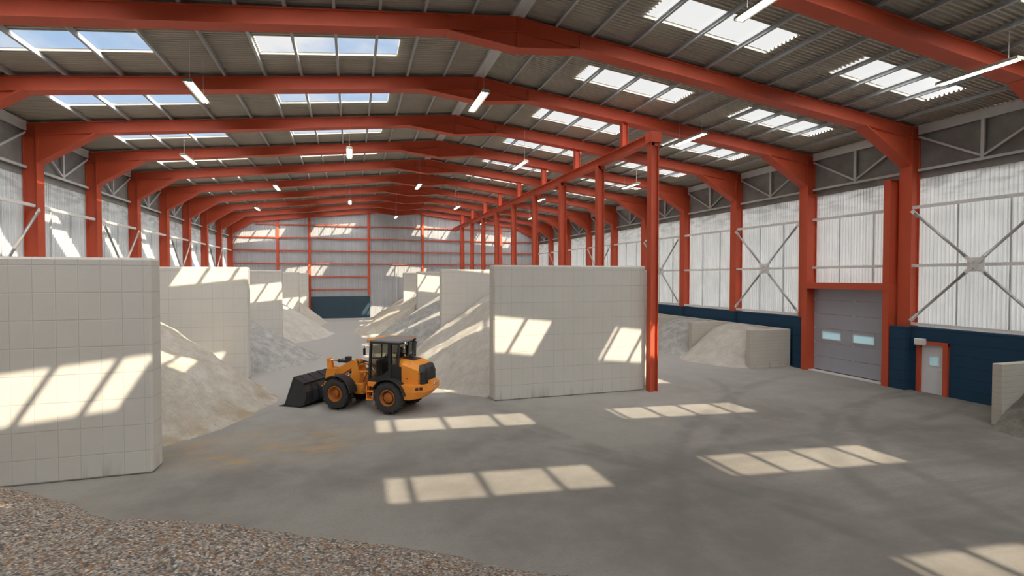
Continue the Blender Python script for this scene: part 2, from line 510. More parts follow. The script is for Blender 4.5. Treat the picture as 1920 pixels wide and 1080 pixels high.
for b in BAYS:
    y0, y1 = bay_sky(b)
    for (xa, xb) in SKY_X:
        m = MB()
        vs = [(x, y, ztop(x) + SH + dz_) for dz_ in (.034, .040) for x in (xa - .08, xb + .08) for y in (y0 - .08, y1 + .08)]
        m.add(vs, [(0, 1, 3, 2)])
        tag(m.build('window_%d' % wn, 'skylight'), kind='structure'); wn += 1

# ------------------------------------------------------------------ purlins
PX = [-10.9, -9.36, -7.74, -6.06, -4.47, -3.09, -1.81, -0.46, 0.86, 2.21, 3.72, 6.62, 7.94, 9.42, 11.0, 12.62, 14.15, 15.45, 16.82, 18.05, 19.3, 20.6, 22.3]
PX = [x * 1.016 for x in PX]
pm = MB()
pm.box(-.045, .045, YB, YE - .05, 0.0, .02); pm.box(-.045, .045, YB, YE - .05, .13, .145); pm.box(.02, .045, YB, YE - .05, .02, .13)
M['purlin_grey'] = simple('dull_galvanised_purlin', (0.40, 0.415, 0.42), 0.5)
proto = pm.build('purlin', 'purlin_grey')
for i, x in enumerate(PX):
    o = proto if i == 0 else copy_tree(proto)
    o.location = (x, 0, ztop(x) + 0.008)
    if x < XC:
        j = i; lab = ('grey steel purlin under the left roof slope, %s from the left eaves' % ORD[j]).replace('nearest from', 'first from')
    else:
        j = i - 11; lab = ('grey steel purlin under the right roof slope, %s from the ridge' % ORD[j]).replace('nearest from', 'first from')
    tag(o, lab, 'purlin', 'roof purlins')
m = MB()
m.prism([(XC - .22, ZR - .02), (XC, ZR + .005), (XC + .22, ZR - .02), (XC + .22, ZR + .12), (XC, ZR + .15), (XC - .22, ZR + .12)], YB, YE - .05)
tag(m.build('ridge_beam', 'grey_steel'), 'wide grey steel ridge beam running along the roof peak', 'beam')

# ------------------------------------------------------------------ portal frames
FW = 0.55; RD = 0.50
def col_part(side):
    m = MB()
    if side < 0: xo, xi = XL, XL + RD
    else: xo, xi = XR, XR - RD
    a, b = min(xo, xi), max(xo, xi)
    zt = ztop(xo) - .04
    m.box(a, a + .035, 0, FW, 0, zt); m.box(b - .035, b, 0, FW, 0, zt)
    m.box(a + .03, b - .03, .07, FW - .07, 0, zt)
    m.box(a + .03, b - .03, .02, FW - .02, zt - .55, zt - .52)
    return m
def raft_part(side):
    m = MB()
    xo = XL if side < 0 else XR
    pts = [(xo, ztop(xo)), (XC, ZR)]
    def band(t0, t1, y0, y1):
        m.prism([(pts[0][0], pts[0][1] - t0), (pts[1][0], pts[1][1] - t0), (pts[1][0], pts[1][1] - t1), (pts[0][0], pts[0][1] - t1)], y0, y1)
    band(0, .035, 0, FW); band(RD - .035, RD, 0, FW); band(.03, RD - .03, .07, FW - .07)
    for xs in ((XL + RD, XC - 2.28) if side < 0 else (XR - RD, XC + 2.28)):
        z = ztop(xs); m.box(xs - .02, xs + .02, .015, FW - .015, z - RD + .02, z - .03)
    return m
def haunch_part(side):
    m = MB()
    if side < 0: xi, xe = XL + RD, -10.88
    else: xi, xe = XR - RD, 21.05
    zc = 9.98; zt = ztop(xi) - RD; ze = ztop(xe) - RD
    m.prism([(xi, zc), (xi, zt + .01), (xe, ze + .01)], .10, FW - .10)
    s = 1 if side < 0 else -1
    m.prism([(xi, zc), (xe, ze), (xe + s * .12, ze - .0), (xi, zc - .05)], 0, FW)
    m.box(min(xi, xi + s * .03), max(xi, xi + s * .03), 0.02, FW - .02, zc, zt)
    m.prism([(xi, zt + .005), (xe, ze + .005), (xe, ze - .02), (xi, zt - .02)], .03, FW - .03)
    return m
def apex_part():
    m = MB(); w_ = 2.28; zb = ZR - 1.0
    zs = ztop(XC - w_) - RD; zs2 = ztop(XC + w_) - RD
    m.prism([(XC - w_, zs), (XC, ZR - RD), (XC + w_, zs2), (XC, zb)], .09, FW - .09)
    m.prism([(XC - w_, zs), (XC, zb), (XC, zb - .035), (XC - w_ - .06, zs - .03)], 0, FW)
    m.prism([(XC, zb), (XC + w_, zs2), (XC + w_ + .06, zs2 - .03), (XC, zb - .035)], 0, FW)
    m.box(XC - .02, XC + .02, .03, FW - .03, zb, ZR - .03)
    return m
root = empty('portal_frame')
for sd_ in (-1, 1):
    col_part(sd_).build('column', 'red', root)
    raft_part(sd_).build('rafter', 'red', root)
    haunch_part(sd_).build('eaves_haunch', 'red', root)
apex_part().build('apex_haunch', 'red', root)
frames = []
for i, n in enumerate(range(0, 11)):
    o = root if i == 0 else copy_tree(root)
    o.location = (0, FY(n) - (0.25 if n == 10 else 0), 0)
    extra = {0: 'nearest the camera, cutting the top right corner', 10: 'farthest, standing against the rear gable'}
    tag(o, 'red steel portal frame spanning the hall, ' + extra.get(n, '%s from the camera' % ORD[i]), 'steel frame', 'red portal frames')
    frames.append(o)

# ------------------------------------------------------------------ side walls
def clad_side(x, ya, yb, z0, z1, sgn):
    m = MB(); pit = 0.155; prof = [(0, 0), (.045, 0), (.06, .03), (.10, .03), (.115, 0)]
    vs = []; ys = []
    y = ya
    while y < yb:
        for dy, dx in prof:
            ys.append((y + dy, dx))
        y += pit
    for yy, dx in ys:
        vs += [(x - sgn * dx, yy, z0), (x - sgn * dx, yy, z1)]
    m.add(vs, [(2 * i, 2 * i + 1, 2 * i + 3, 2 * i + 2) for i in range(len(ys) - 1)])
    return m
GZ = (2.93, 5.51, 8.08)
def side_wall(side):
    s = 1 if side > 0 else -1                     # outward direction
    xo = XR if side > 0 else XL                   # column outer face
    xd = 23.70 if side > 0 else -13.0             # dado inner face
    name = 'wall_right' if side > 0 else 'wall_left'
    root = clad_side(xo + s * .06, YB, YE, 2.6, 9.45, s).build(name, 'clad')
    tag(root, kind='structure')
    m = MB()
    # blue blockwork base, broken by the doors on the right wall
    gaps = [(17.17, 21.80), (14.93, 16.12)] if side > 0 else []
    segs = [(YB, YE)]
    if side > 0: segs = [(YB, 14.93), (16.12, 17.17), (21.80, YE)]
    for a, b in segs: m.box(min(xd, xd + s * .6), max(xd, xd + s * .6), a, b, 0, 2.80)
    if side > 0: m.box(xd, xd + .6, 14.93, 16.12, 2.20, 2.80)
    for n in range(-4, 11):
        if side > 0 and n == 2:
            m.box(23.42, 23.75, 21.88, 22.55, 0, 2.80); continue
        dx = .38 if n == 1 else .16
        a, b = FY(n) - .04, FY(n) + .63
        m.box(min(xd + s * .05, xd - s * dx), max(xd + s * .05, xd - s * dx), a, b, 0, 2.80)
    d = m.build('blockwork_base', 'blue', root); d['label'] = 'navy blue painted blockwork base'
    # upper grey panel band
    m = MB(); xp = xo + s * .02
    m.box(min(xp, xp + s * .12), max(xp, xp + s * .12), YB, YE, 9.38, 11.75)
    u = m.build('upper_panel', 'upper', root); u['label'] = 'dark grey stained panel band below the eaves'
    for z in GZ:
        for n in range(-4, 10):
            a, b = FY(n) + (.50 if side > 0 and n == 1 else .0), FY(n + 1) - .02
            if side > 0 and n == 1 and z < 5: continue
            m = MB(); xx = xd + s * .02
            m.box(min(xx, xx + s * .12), max(xx, xx + s * .12), a + .56, b + .06, z - .065, z + .065)
            r = m.build('wall_rail', 'white_steel', root)
    for n in range(-4, 10):
        for t in (1 / 3, 2 / 3):
            yy = FY(n) + FW / 2 + SP * t
            z0 = 4.75 if (side > 0 and n == 1) else 2.80
            m = MB(); xx = xo - s * .03
            m.box(min(xx, xx + s * .04), max(xx, xx + s * .04), yy - .025, yy + .025, z0, 8.08)
            m.build('sheet_joint', 'grey_steel', root)
    return root
WR = side_wall(1); WL = side_wall(-1)

# eaves trusses, one per bay and side
def truss(side):
    s = 1 if side > 0 else -1
    r = empty('eaves_truss'); x = 24.02 if side > 0 else -13.33
    a, b = FW + .01, SP - .012
    m = MB(); m.box(x - .06, x + .06, a, b, ztop(XR) - .30, ztop(XR) + .04); m.box(x - .10, x + .10, a, b, ztop(XR) + .04, ztop(XR) + .07)
    m.build('eaves_beam', 'grey_steel', r)
    m = MB(); m.box(x - .05, x + .05, a, b, 9.68, 9.78); m.build('bottom_chord', 'grey_steel', r)
    ym = (a + b) / 2
    m = MB(); m.box(x - .05, x + .05, ym - .06, ym + .06, 9.76, 11.32); m.build('truss_post', 'grey_steel', r)
    for yy in (a, b):
        m = MB(); m.bar((x, yy, 11.22), (x, ym, 9.84), .07, .08); m.build('diagonal', 'grey_steel', r)
    return r
for side in (-1, 1):
    t0 = truss(side)
    for i, n in enumerate(range(0 if side > 0 else 1, 10)):
        o = t0 if i == 0 else copy_tree(t0)
        o.location = (0, FY(n), 0)
        nm = 'right' if side > 0 else 'left'
        tag(o, 'grey steel eaves truss between columns on the %s wall, %s bay from the camera' % (nm, ORD[i].replace('nearest', 'first')), 'truss', 'eaves trusses')

# cross bracing in alternate bays
def brace(side):
    s = 1 if side > 0 else -1
    r = empty('cross_brace'); x = 23.60 if side > 0 else -12.88
    ya, yb = -.12 + FW * .0 + .05 + FW, SP - .08
    ym = (ya + yb) / 2; zc = 5.51
    m = MB(); m.cbox(x - .015, x + .015, ym - .30, ym + .30, zc - .28, zc + .28, .01)
    m.build('gusset_plate', 'white_steel', r)
    for yy, zz in ((ya, 7.92), (yb, 7.92), (ya, 3.08), (yb, 3.08)):
        c = Vector((x - s * .05, ym, zc)); e = Vector((x - s * .05, yy, zz))
        d = (e - c).normalized()
        p0 = c + d * .34; p1 = e - d * .05
        m = MB(); m.tube([p0 + d * .12, p1 - d * .12], .055, 12)
        t = m.build('brace_tube', 'tube_steel', r)
        m = MB(); m.bar(c + d * .10, p0 + d * .30, .03, .15)
        side_v = d.cross(Vector((1, 0, 0))).normalized()
        for q in (.15, .28):
            for w_ in (-.045, .045):
                bp = c + d * q + side_v * w_
                m.tube([bp, bp + Vector((-s * .04, 0, 0))], .018, 8)
        m.build('end_plate', 'white_steel', r)
        m = MB(); m.bar(p1 - d * .35, p1 + d * .06, .03, .15); m.build('end_plate', 'white_steel', r)
    return r
for side in (-1, 1):
    b0 = brace(side)
    lst = [0, 2, 4, 6, 8] if side > 0 else [2, 4, 6, 8]
    for i, n in enumerate(lst):
        o = b0 if i == 0 else copy_tree(b0)
        o.location = (0, FY(n), 0)
        nm = 'right' if side > 0 else 'left'
        tag(o, 'X-shaped tubular steel brace on the %s wall cladding, %s one from the camera' % (nm, ORD[i].replace('nearest', 'first')), 'brace', 'wall bracing')

# ------------------------------------------------------------------ rear gable wall
m = MB(); prof = [(0, 0), (.06, 0), (.08, .03), (.14, .03), (.16, 0)]; xs = []
x = XL - .3
while x < XR + .4:
    for dx, dy in prof: xs.append((x + dx, dy))
    x += 0.18
vs = []
for xx, dy in xs: vs += [(xx, YE - dy, 0), (xx, YE - dy, ztop(xx) + SH)]
m.add(vs, [(2 * i, 2 * i + 1, 2 * i + 3, 2 * i + 2) for i in range(len(xs) - 1)])
WB = tag(m.build('wall_back', 'clad_back'), kind='structure')
YG = YE - .12
for xm in (-8.27, -4.79, 1.97, 8.59, 13.52, 18.9):
    z0 = 2.7 if xm == 1.97 else 0
    m = MB(); m.box(xm - .13, xm + .13, YG - .12, YG + .05, z0, ztop(xm) - .02); m.build('mullion', 'red', WB)
for z in (11.18, 9.66, 8.14, 6.60):
    xa = XL + RD if z < 11 else -10.6; xb = XR - RD if z < 11 else 21.2
    m = MB(); m.box(xa, xb, YG - .08, YG + .05, z - .06, z + .06); m.build('girt', 'red', WB)
for z in (5.05, 3.52):
    m = MB(); m.box(-4.79, 1.97, YG - .08, YG + .05, z - .06, z + .06); m.build('girt', 'red', WB)
m = MB(); m.cbox(-4.66, 2.10, YG - .20, YG - .08, 0.03, 2.68, .02)
d3 = tag(m.build('door_3', 'blue_flat'), kind='structure')
m = MB(); m.box(-4.70, 2.14, YG - .30, YG - .05, 0.0, 0.03); m.build('track', 'white_steel', d3)
m = MB(); m.box(-.045, .045, -.06, .06, 0, 6.3)
o = m.build('shadow_strip', 'grey_steel'); o.location = (5.30, YG - .25, 0)  # solid strip built where a shadow line falls on the gable
tag(o, 'thin grey strip in place of a shadow line on the rear gable beside the far bay wall', 'post')

m = MB(); m.add([(XL - .3, YB, 0), (XR + .3, YB, 0), (XR + .3, YB, ztop(XR) + SH), (XC, YB, ZR + SH), (XL - .3, YB, ztop(XL) + SH)], [(0, 1, 2, 3, 4)])
tag(m.build('wall_front', 'upper'), kind='structure')

# ------------------------------------------------------------------ roller door between frames one and two
dr = MB()
X_D = 23.86
zs = [0.06, .80, 1.55, 2.30, 3.05, 3.80, 4.42]
for a, b in zip(zs[:-1], zs[1:]):
    if a == 1.55:                                  # this section carries the two vision windows
        for (p_, q_) in ((17.3, 18.19), (19.31, 19.96), (21.06, 21.75)): dr.cbox(X_D, X_D + .06, p_, q_, a + .006, b - .006, .012)
        for (p_, q_) in ((18.19, 19.31), (19.96, 21.06)):
            dr.box(X_D, X_D + .06, p_, q_, a + .006, 1.73); dr.box(X_D, X_D + .06, p_, q_, 2.15, b - .006)
    else: dr.cbox(X_D, X_D + .06, 17.3, 21.75, a + .006, b - .006, .012)
dr.box(X_D + .02, X_D + .05, 17.3, 21.75, .05, 1.60); dr.box(X_D + .02, X_D + .05, 17.3, 21.75, 2.25, 4.45)
D1 = tag(dr.build('door_1', 'door_grey'), kind='structure')
for (ya, yb) in ((17.15, 17.45), (21.56, 21.88)):
    m = MB(); top = 9.4
    m.box(23.30, 23.34, ya, yb, 4.7, top); m.box(23.92, 23.96, ya, yb, 4.7, top)
    m.box(23.34, 23.92, ya + .07, yb - .07, 4.7, top); m.box(23.30, 23.96, ya, yb, top, top + .03)
    m.box(23.30, 23.96, ya, yb, 0, 4.7)
    m.build('door_post', 'red', D1)
m = MB(); m.box(23.27, 23.84, 17.13, 21.90, 4.40, 4.715); m.build('lintel', 'red', D1)
m = MB(); m.box(23.45, 23.98, 17.4, 21.6, 0, .05); m.build('sill', 'white_steel', D1)
m = MB(); m.box(X_D - .015, X_D + .02, 17.45, 21.56, .05, .09); m.build('bottom_seal', 'black_trim', D1)
for (ya, yb) in ((18.17, 19.33), (19.94, 21.08)):
    m = MB()
    z0, z1, f = 1.71, 2.17, .045
    m.box(X_D - .03, X_D + .01, ya, yb, z0, z0 + f); m.box(X_D - .03, X_D + .01, ya, yb, z1 - f, z1)
    m.box(X_D - .03, X_D + .01, ya, ya + f, z0 + f, z1 - f); m.box(X_D - .03, X_D + .01, yb - f, yb, z0 + f, z1 - f)
    w_ = m.build('vision_window', 'grey_steel', D1)
    m = MB(); m.box(X_D - .015, X_D - .005, ya + f, yb - f, z0 + f, z1 - f); m.build('pane', 'frosted', w_)
for z in zs[1:-1]:
    m = MB()
    for yy in (19.25, 21.50, 17.52):
        m.box(X_D - .03, X_D, yy - .05, yy + .05, z - .02, z + .03)
    m.build('hinge', 'grey_steel', D1)
# wall above the door stays cladding; panel closing the door head
# ------------------------------------------------------------------ personnel door
m = MB(); X2 = 23.76
for (a_, b_, c_, d_) in ((15.07, 15.32, .0, 2.10), (15.66, 15.99, .0, 2.10), (15.32, 15.66, .0, 1.23), (15.32, 15.66, 1.61, 2.10)):
    m.box(X2, X2 + .05, a_, b_, c_, d_)
D2 = tag(m.build('door_2', 'door_white'), kind='structure')
m = MB()
m.box(23.64, 23.98, 15.99, 16.16, 0, 2.22); m.box(23.58, 23.98, 14.88, 15.06, 0, 2.22); m.box(23.60, 23.98, 14.88, 16.16, 2.10, 2.24)
m.box(23.62, 23.66, 16.07, 16.085, 0, 2.22)
m.build('door_frame', 'red', D2)
m = MB(); m.box(X2 - .02, X2, 15.26, 15.31, 1.17, 1.67); m.box(X2 - .02, X2, 15.67, 15.72, 1.17, 1.67); m.box(X2 - .02, X2, 15.31, 15.67, 1.17, 1.22); m.box(X2 - .02, X2, 15.31, 15.67, 1.62, 1.67); v = m.build('window_frame', 'white_steel', D2)
m = MB(); m.box(X2 - .012, X2 - .006, 15.31, 15.67, 1.22, 1.62); m.build('pane', 'frosted', v)
m = MB(); m.tube([(X2, 15.13, 1.0), (X2 - .06, 15.13, 1.0), (X2 - .06, 15.30, 1.0)], .011, 8)
m.cbox(X2 - .01, X2, 15.10, 15.16, .87, 1.04, .004); m.build('handle', 'chrome', D2)
m = MB(); m.cbox(23.42, 23.62, 15.72, 16.12, 2.10, 2.34, .02); m.box(23.44, 23.60, 15.74, 16.10, 2.06, 2.11)
m.build('closer_box', 'white_steel', D2)['label'] = 'pale grey box above the door leaf'

# ------------------------------------------------------------------ beam on posts
BX = 12.57
bf = empty('beam_frame', (BX, 0, 0))
tag(bf, 'red steel beam on a row of tall posts, standing behind the cream bay walls', 'steel frame')
m = MB(); ya, yb = 19.45, YG - .1
m.box(-.19, .19, ya, yb, 10.86, 10.90); m.box(-.19, .19, ya, yb, 11.22, 11.26); m.box(-.07, .07, ya, yb, 10.9, 11.22)
m.box(-.27, .27, ya - .08, ya + .38, 10.83, 11.28)
m.build('beam', 'red', bf)
for i in range(9):
    y = 19.62 + i * 5.05
    m = MB(); m.box(-.19, .19, -.17, -.13, 0, 10.85)
    m.v, m.f, m.sm = [], [], []
    m.box(-.19, -.155, -.17, .17, 0, 10.86); m.box(.155, .19, -.17, .17, 0, 10.86); m.box(-.16, .16, -.06, .06, 0, 10.86)
    m.box(-.16, .16, -.15, .15, 10.70, 10.86)
    if i == 0: m.box(-.16, -.02, -.15, .15, 0, 10.86)
    if i: 
        o = p0.copy(); COL.objects.link(o); o.parent = bf; o.location = (0, y, 0)
    else:
        p0 = m.build('post', 'red', bf); p0.location = (0, y, 0)
for n in range(2, 10):
    y = FY(n) + FW / 2
    m = MB()
    zt = ztop(BX) - RD + .0
    m.box(-.15, -.115, -.15, .15, 11.26, zt + .02); m.box(.115, .15, -.15, .15, 11.26, zt + .02); m.box(-.12, .12, -.05, .05, 11.26, zt + .02)
    o = m.build('hanger', 'red', bf); o.location = (0, y, 0)

# ------------------------------------------------------------------ bay divider walls
ZW = 5.49
def divider(x_end, x_back, y, mirror, th=.72):
    m = MB()
    a, b = 0.0, x_back - x_end
    m.cbox(min(a, b), max(a, b), 0, th, -0.01, ZW, .06)
    o = m.build('divider_wall', 'block')
    o.location = (x_end, y, 0)
    return o
lw = [15.12, 27.76, 40.40, 53.03, 64.30]
for i, y in enumerate(lw):
    o = divider(-4.87, -12.99, y, True)
    extra = ['in the left foreground, beside the pebble heap', 'second from the camera', 'third from the camera', 'fourth from the camera', 'farthest, in front of the rear gable']
    tag(o, 'tall cream block divider wall on the left side of the aisle, ' + extra[i], 'wall', 'tall divider walls')
rw = [19.83, 32.48, 45.13, 57.78]
for i, y in enumerate(rw):
    o = divider(5.42, BX - .20, y, False)
    extra = ['nearest, wide face behind the loader', 'second from the camera', 'third from the camera', 'farthest from the camera']
    tag(o, 'tall cream block divider wall on the right side of the aisle, ' + extra[i], 'wall', 'tall divider walls')
m = MB(); m.cbox(BX + .21, BX + .75, 20.6, YG - .5, -.01, 5.30, .05)
tag(m.build('bay_back_wall', 'block'), 'cream block wall closing the backs of the right bays behind the red posts', 'wall')

# ------------------------------------------------------------------ small bins on the right
def small_div(y, th=.37, x0=20.77, ht=2.10):
    m = MB(); m.cbox(0, 23.28 - x0, 0, th, -.01, ht, .02)
    o = m.build('bin_wall', 'bin_block'); o.location = (x0, y, 0)
    return o
tag(small_div(22.77), 'low cream bin wall nearest the grey roller door', 'wall', 'low bin walls')
tag(small_div(27.85), 'low cream bin wall between the two visible low gravel heaps', 'wall', 'low bin walls')
tag(small_div(32.9), 'low cream bin wall partly hidden behind the front red post', 'wall', 'low bin walls')
tag(small_div(11.38, .30, 20.68, 2.09), 'low cream bin wall at the right edge beside the white door', 'wall', 'low bin walls')
m = MB(); m.cbox(23.28, 23.50, 22.77, 48, -.01, 2.09, .02)
tag(m.build('bin_back_wall', 'bin_block_y'), 'long low cream wall along the navy base behind the low bins', 'wall', 'low bin walls')
m = MB(); m.cbox(23.28, 23.60, 2.0, 11.38, -.01, 2.09, .02)
tag(m.build('bin_back_wall', 'bin_block_y'), 'low cream back wall of the bin at the right edge', 'wall', 'low bin walls')

# ------------------------------------------------------------------ gravel heaps
def heap(name, mat, xa, xb, ya, yb, hf, label, rough=.10, step=.12, seed=0):
    nx = int((xb - xa) / step) + 1; ny = int((yb - ya) / step) + 1
    m = MB(); vs = []
    for j in range(ny + 1):
        for i in range(nx + 1):
            x = xa + (xb - xa) * i / nx; y = ya + (yb - ya) * j / ny
            h = hf(x, y)
            p = Vector((x + seed * 13.1, y, seed))
            nv = noise.fractal(p * .55, 1.0, 2.1, 4) * 1.6 + noise.fractal(p * 2.4, 1.0, 2.0, 3) * .45
            hh = h + nv * rough * min(1.0, max(0.0, h + .15) * 1.4)
            vs.append((x, y, hh - .02))
    fs = []
    for j in range(ny):
        for i in range(nx):
            a = j * (nx + 1) + i
            q = (a, a + 1, a + nx + 2, a + nx + 1)
            if max(vs[t][2] for t in q) > -0.03: fs.append(q)
    # keep only used vertices
    used = sorted({t for q in fs for t in q}); mp = {t: i for i, t in enumerate(used)}
    m.add([vs[t] for t in used], [tuple(mp[t] for t in q) for q in fs], True)
    o = m.build(name, mat, None, ((xa + xb) / 2, (ya + yb) / 2, 0))
    tag(o, label, 'gravel heap', 'gravel and sand heaps')
    return o
def bay_h(side, xf, yc, a, slope, hmax, ya=None, yb=None, xw=None):
    """side -1: heap rises towards -X; +1: towards +X"""
    def f(x, y):
        out = 0.0
        if ya is not None and (y < ya or y > yb):
            out = max(ya - y, y - yb); y = min(max(y, ya), yb)
            if (side > 0 and x > xw) or (side < 0 and x < xw): return -1.0
        h = g(x, y)
        if out > 0: h -= max(.7, h / .7) * out
        if side < 0 and x < -9.5: h = max(min(h, 3.6 - (-9.5 - x) * .42), .3)
        return h
    def g(x, y):
        front = xf + (-side) * 0 + (a * ((y - yc) / 5.0) ** 2) * (1 if side > 0 else -1)
        d = (x - front) if side > 0 else (front - x)
        wob = noise.noise(Vector((y * .5, xf, 0))) * .5
        d += wob
        if d < -0.35: return -0.2
        # gentle toe, straight flank, rounded crest
        toe = 0.25
        h = slope * (d if d > toe else (d + .35) ** 2 / (toe + .35) ** 2 * toe if d > -.35 else 0)
        if h > hmax - .8: 
            e = (h - (hmax - .8)); h = hmax - .8 + .8 * (1 - math.exp(-e / .8))
        return h
    return f
def bheap(mat, side, xa, xb, ya, yb, pars, label, rough, step, seed):
    xw = -4.87 if side < 0 else 5.42
    heap('gravel_heap', mat, xa, xb, ya - (1.4 if seed == 7 else .66), yb + .66 if yb < 64 else yb, bay_h(side, *pars, ya, yb, xw), label, rough, step, seed)
bheap('g_cream', -1, -12.6, -2.6, 15.86, 27.74, (-3.25, 22.6, 2.1, .82, 4.0), 'cream sandy gravel heap in the nearest left bay, spilling into the aisle', .11, .11, 1)
bheap('g_grey', -1, -12.6, -1.0, 28.50, 40.38, (-1.9, 34.0, 3.2, .60, 4.0), 'pale grey chippings heap in the second left bay', .09, .13, 2)
bheap('g_pale', -1, -12.6, -1.0, 41.15, 53.01, (-1.7, 47.5, 2.0, .66, 4.0), 'cream limestone heap in the third left bay', .08, .15, 3)
bheap('g_sand', -1, -12.6, -1.5, 53.78, 64.28, (-2.6, 60.0, 1.6, .82, 4.0), 'brownish sand heap in the farthest left bay, beside the navy rear door', .08, .18, 4)
bheap('g_pale', 1, 1.8, BX - .22, 20.56, 32.46, (2.5, 29.0, 1.05, .76, 4.3), 'pale gravel heap in the nearest right bay, behind the loader cab', .09, .11, 5)
bheap('g_grey', 1, .5, BX - .22, 33.21, 45.11, (1.3, 41.0, 1.6, .63, 4.2), 'grey chippings heap in the second right bay', .08, .13, 6)
bheap('g_sand', 1, -.6, BX - .22, 45.86, 57.76, (.3, 49.5, .6, .56, 4.2), 'beige sand heap in the third right bay', .07, .15, 7)
bheap('g_sand', 1, 1.2, BX - .22, 58.51, 65.0, (2.0, 64.0, .8, .60, 3.2), 'shaded sand heap in the farthest right bay against the rear gable', .07, .18, 8)
heap('gravel_heap', 'g_pale', 18.6, 23.27, 22.9, 28.2, bay_h(1, 19.35, 25.9, 4.4, .80, 2.15, 23.15, 27.84, 20.78), 'cream sand heap in the low bin nearest the roller door', .05, .07, 9)
heap('gravel_heap', 'g_grey', 18.3, 23.27, 27.5, 33.2, bay_h(1, 19.0, 30.9, 5.5, .80, 2.1, 28.23, 32.89, 20.78), 'light grey gravel heap in the low bin beside the front red post', .05, .08, 10)
heap('gravel_heap', 'g_dark', 18.3, 23.27, 4.5, 11.36, bay_h(1, 19.95, 9.8, 1.9, .74, 2.0), 'dark grey sand heap at the right edge of the picture', .08, .07, 11)

# foreground heap of mixed pebbles
FGL = [(5.9, 5.6), (3.6, 7.7), (2.13, 8.7), (.35, 9.8), (-1.03, 10.7), (-2.7, 11.45), (-4.0, 11.95), (-5.0, 12.7), (-5.9, 13.7), (-7.2, 14.7), (-10.0, 15.3)]
def fg_h(x, y):
    best = 1e9; sgn = 1
    for (ax, ay), (bx, by) in zip(FGL[:-1], FGL[1:]):
        dx, dy = bx - ax, by - ay
        t = max(0, min(1, ((x - ax) * dx + (y - ay) * dy) / (dx * dx + dy * dy)))
        qx, qy = ax + t * dx - x, ay + t * dy - y
        d = sqrt(qx * qx + qy * qy)
        if d < best:
            best = d; sgn = 1 if (dx * (y - ay) - dy * (x - ax)) > 0 else -1
    d = best * sgn - .05
    if d < -.3: return -.2
    if d < 0: return d * .6
    H = 1.25
    return H * (1 - math.exp(-d * .74 / H))
heap('pebble_heap', 'g_mixed', -12.5, 6.0, 2.2, 15.08, fg_h, 'mixed brown and grey pebble heap filling the bottom left foreground', .10, .10, 12)

# ------------------------------------------------------------------ fluorescent lamps
lr = empty('strip_light')
m = MB(); m.cbox(-.11, .11, -1.08, 1.08, .0, .07, .015); m.prism([(-.11, .0), (-.16, -.03), (-.155, -.035), (-.10, -.005)], -1.08, 1.08); m.prism([(.11, .0), (.16, -.03), (.155, -.035), (.10, -.005)], -1.08, 1.08)
m.box(-.14, .14, -1.09, -1.07, -.05, .05); m.box(-.14, .14, 1.07, 1.09, -.05, .05)
m.build('housing', 'lamp_body', lr)
for xx in (-.055, .055):
    m = MB(); m.tube([(xx, -1.05, -.035), (xx, 1.05, -.035)], .024, 8); m.build('lamp_tube', 'tube', lr)
LAMPS = [(-5.0, 20.0, 'left of the second frame, lit against the roof'), (4.38, 18.1, 'before the apex of the second frame'), (-.08, 27.5, 'over the aisle under the fourth frame'),
         (14.82, 20.1, 'right of the front red post, under the roof'), (-8.3, 31.5, 'near the left columns, third bay'), (9.08, 27.6, 'left of the red beam, above the near bays'),
         (9.1, 9.4, 'at the top edge, below a skylight'), (18.43, 10.95, 'at the right edge, crossing the nearest frame'), (-5.02, 39.6, 'in the left middle distance'),
         (-8.28, 52.2, 'far left distance'), (-.12, 45.5, 'far over the aisle'), (4.45, 36.1, 'near the ridge in the middle distance'), (18.45, 31.6, 'beyond the red beam near the right columns'),
         (9.13, 45.9, 'left of the beam in the far distance'), (14.77, 39.6, 'right of the beam among the red posts'), (18.4, 51.7, 'beyond the beam in the far distance'), (4.45, 55.0, 'near the ridge at the far end'),
         (14.7, 58.5, 'right of the beam at the far end')]
for i, (x, y, t) in enumerate(LAMPS):
    o = lr if i == 0 else copy_tree(lr)
    o.location = (x, y, 11.32)
    r_ = 1
    tag(o, 'twin-tube strip light hanging under the roof, ' + t, 'light', 'hanging strip lights')
    for sy in (-.8, .8):
        zt = ztop(x) - .005
        m = MB(); m.tube([(0, sy, .06), (0, sy, zt - 11.30 + SH)], .006, 5)
        m.build('suspension_wire', 'grey_steel', o)

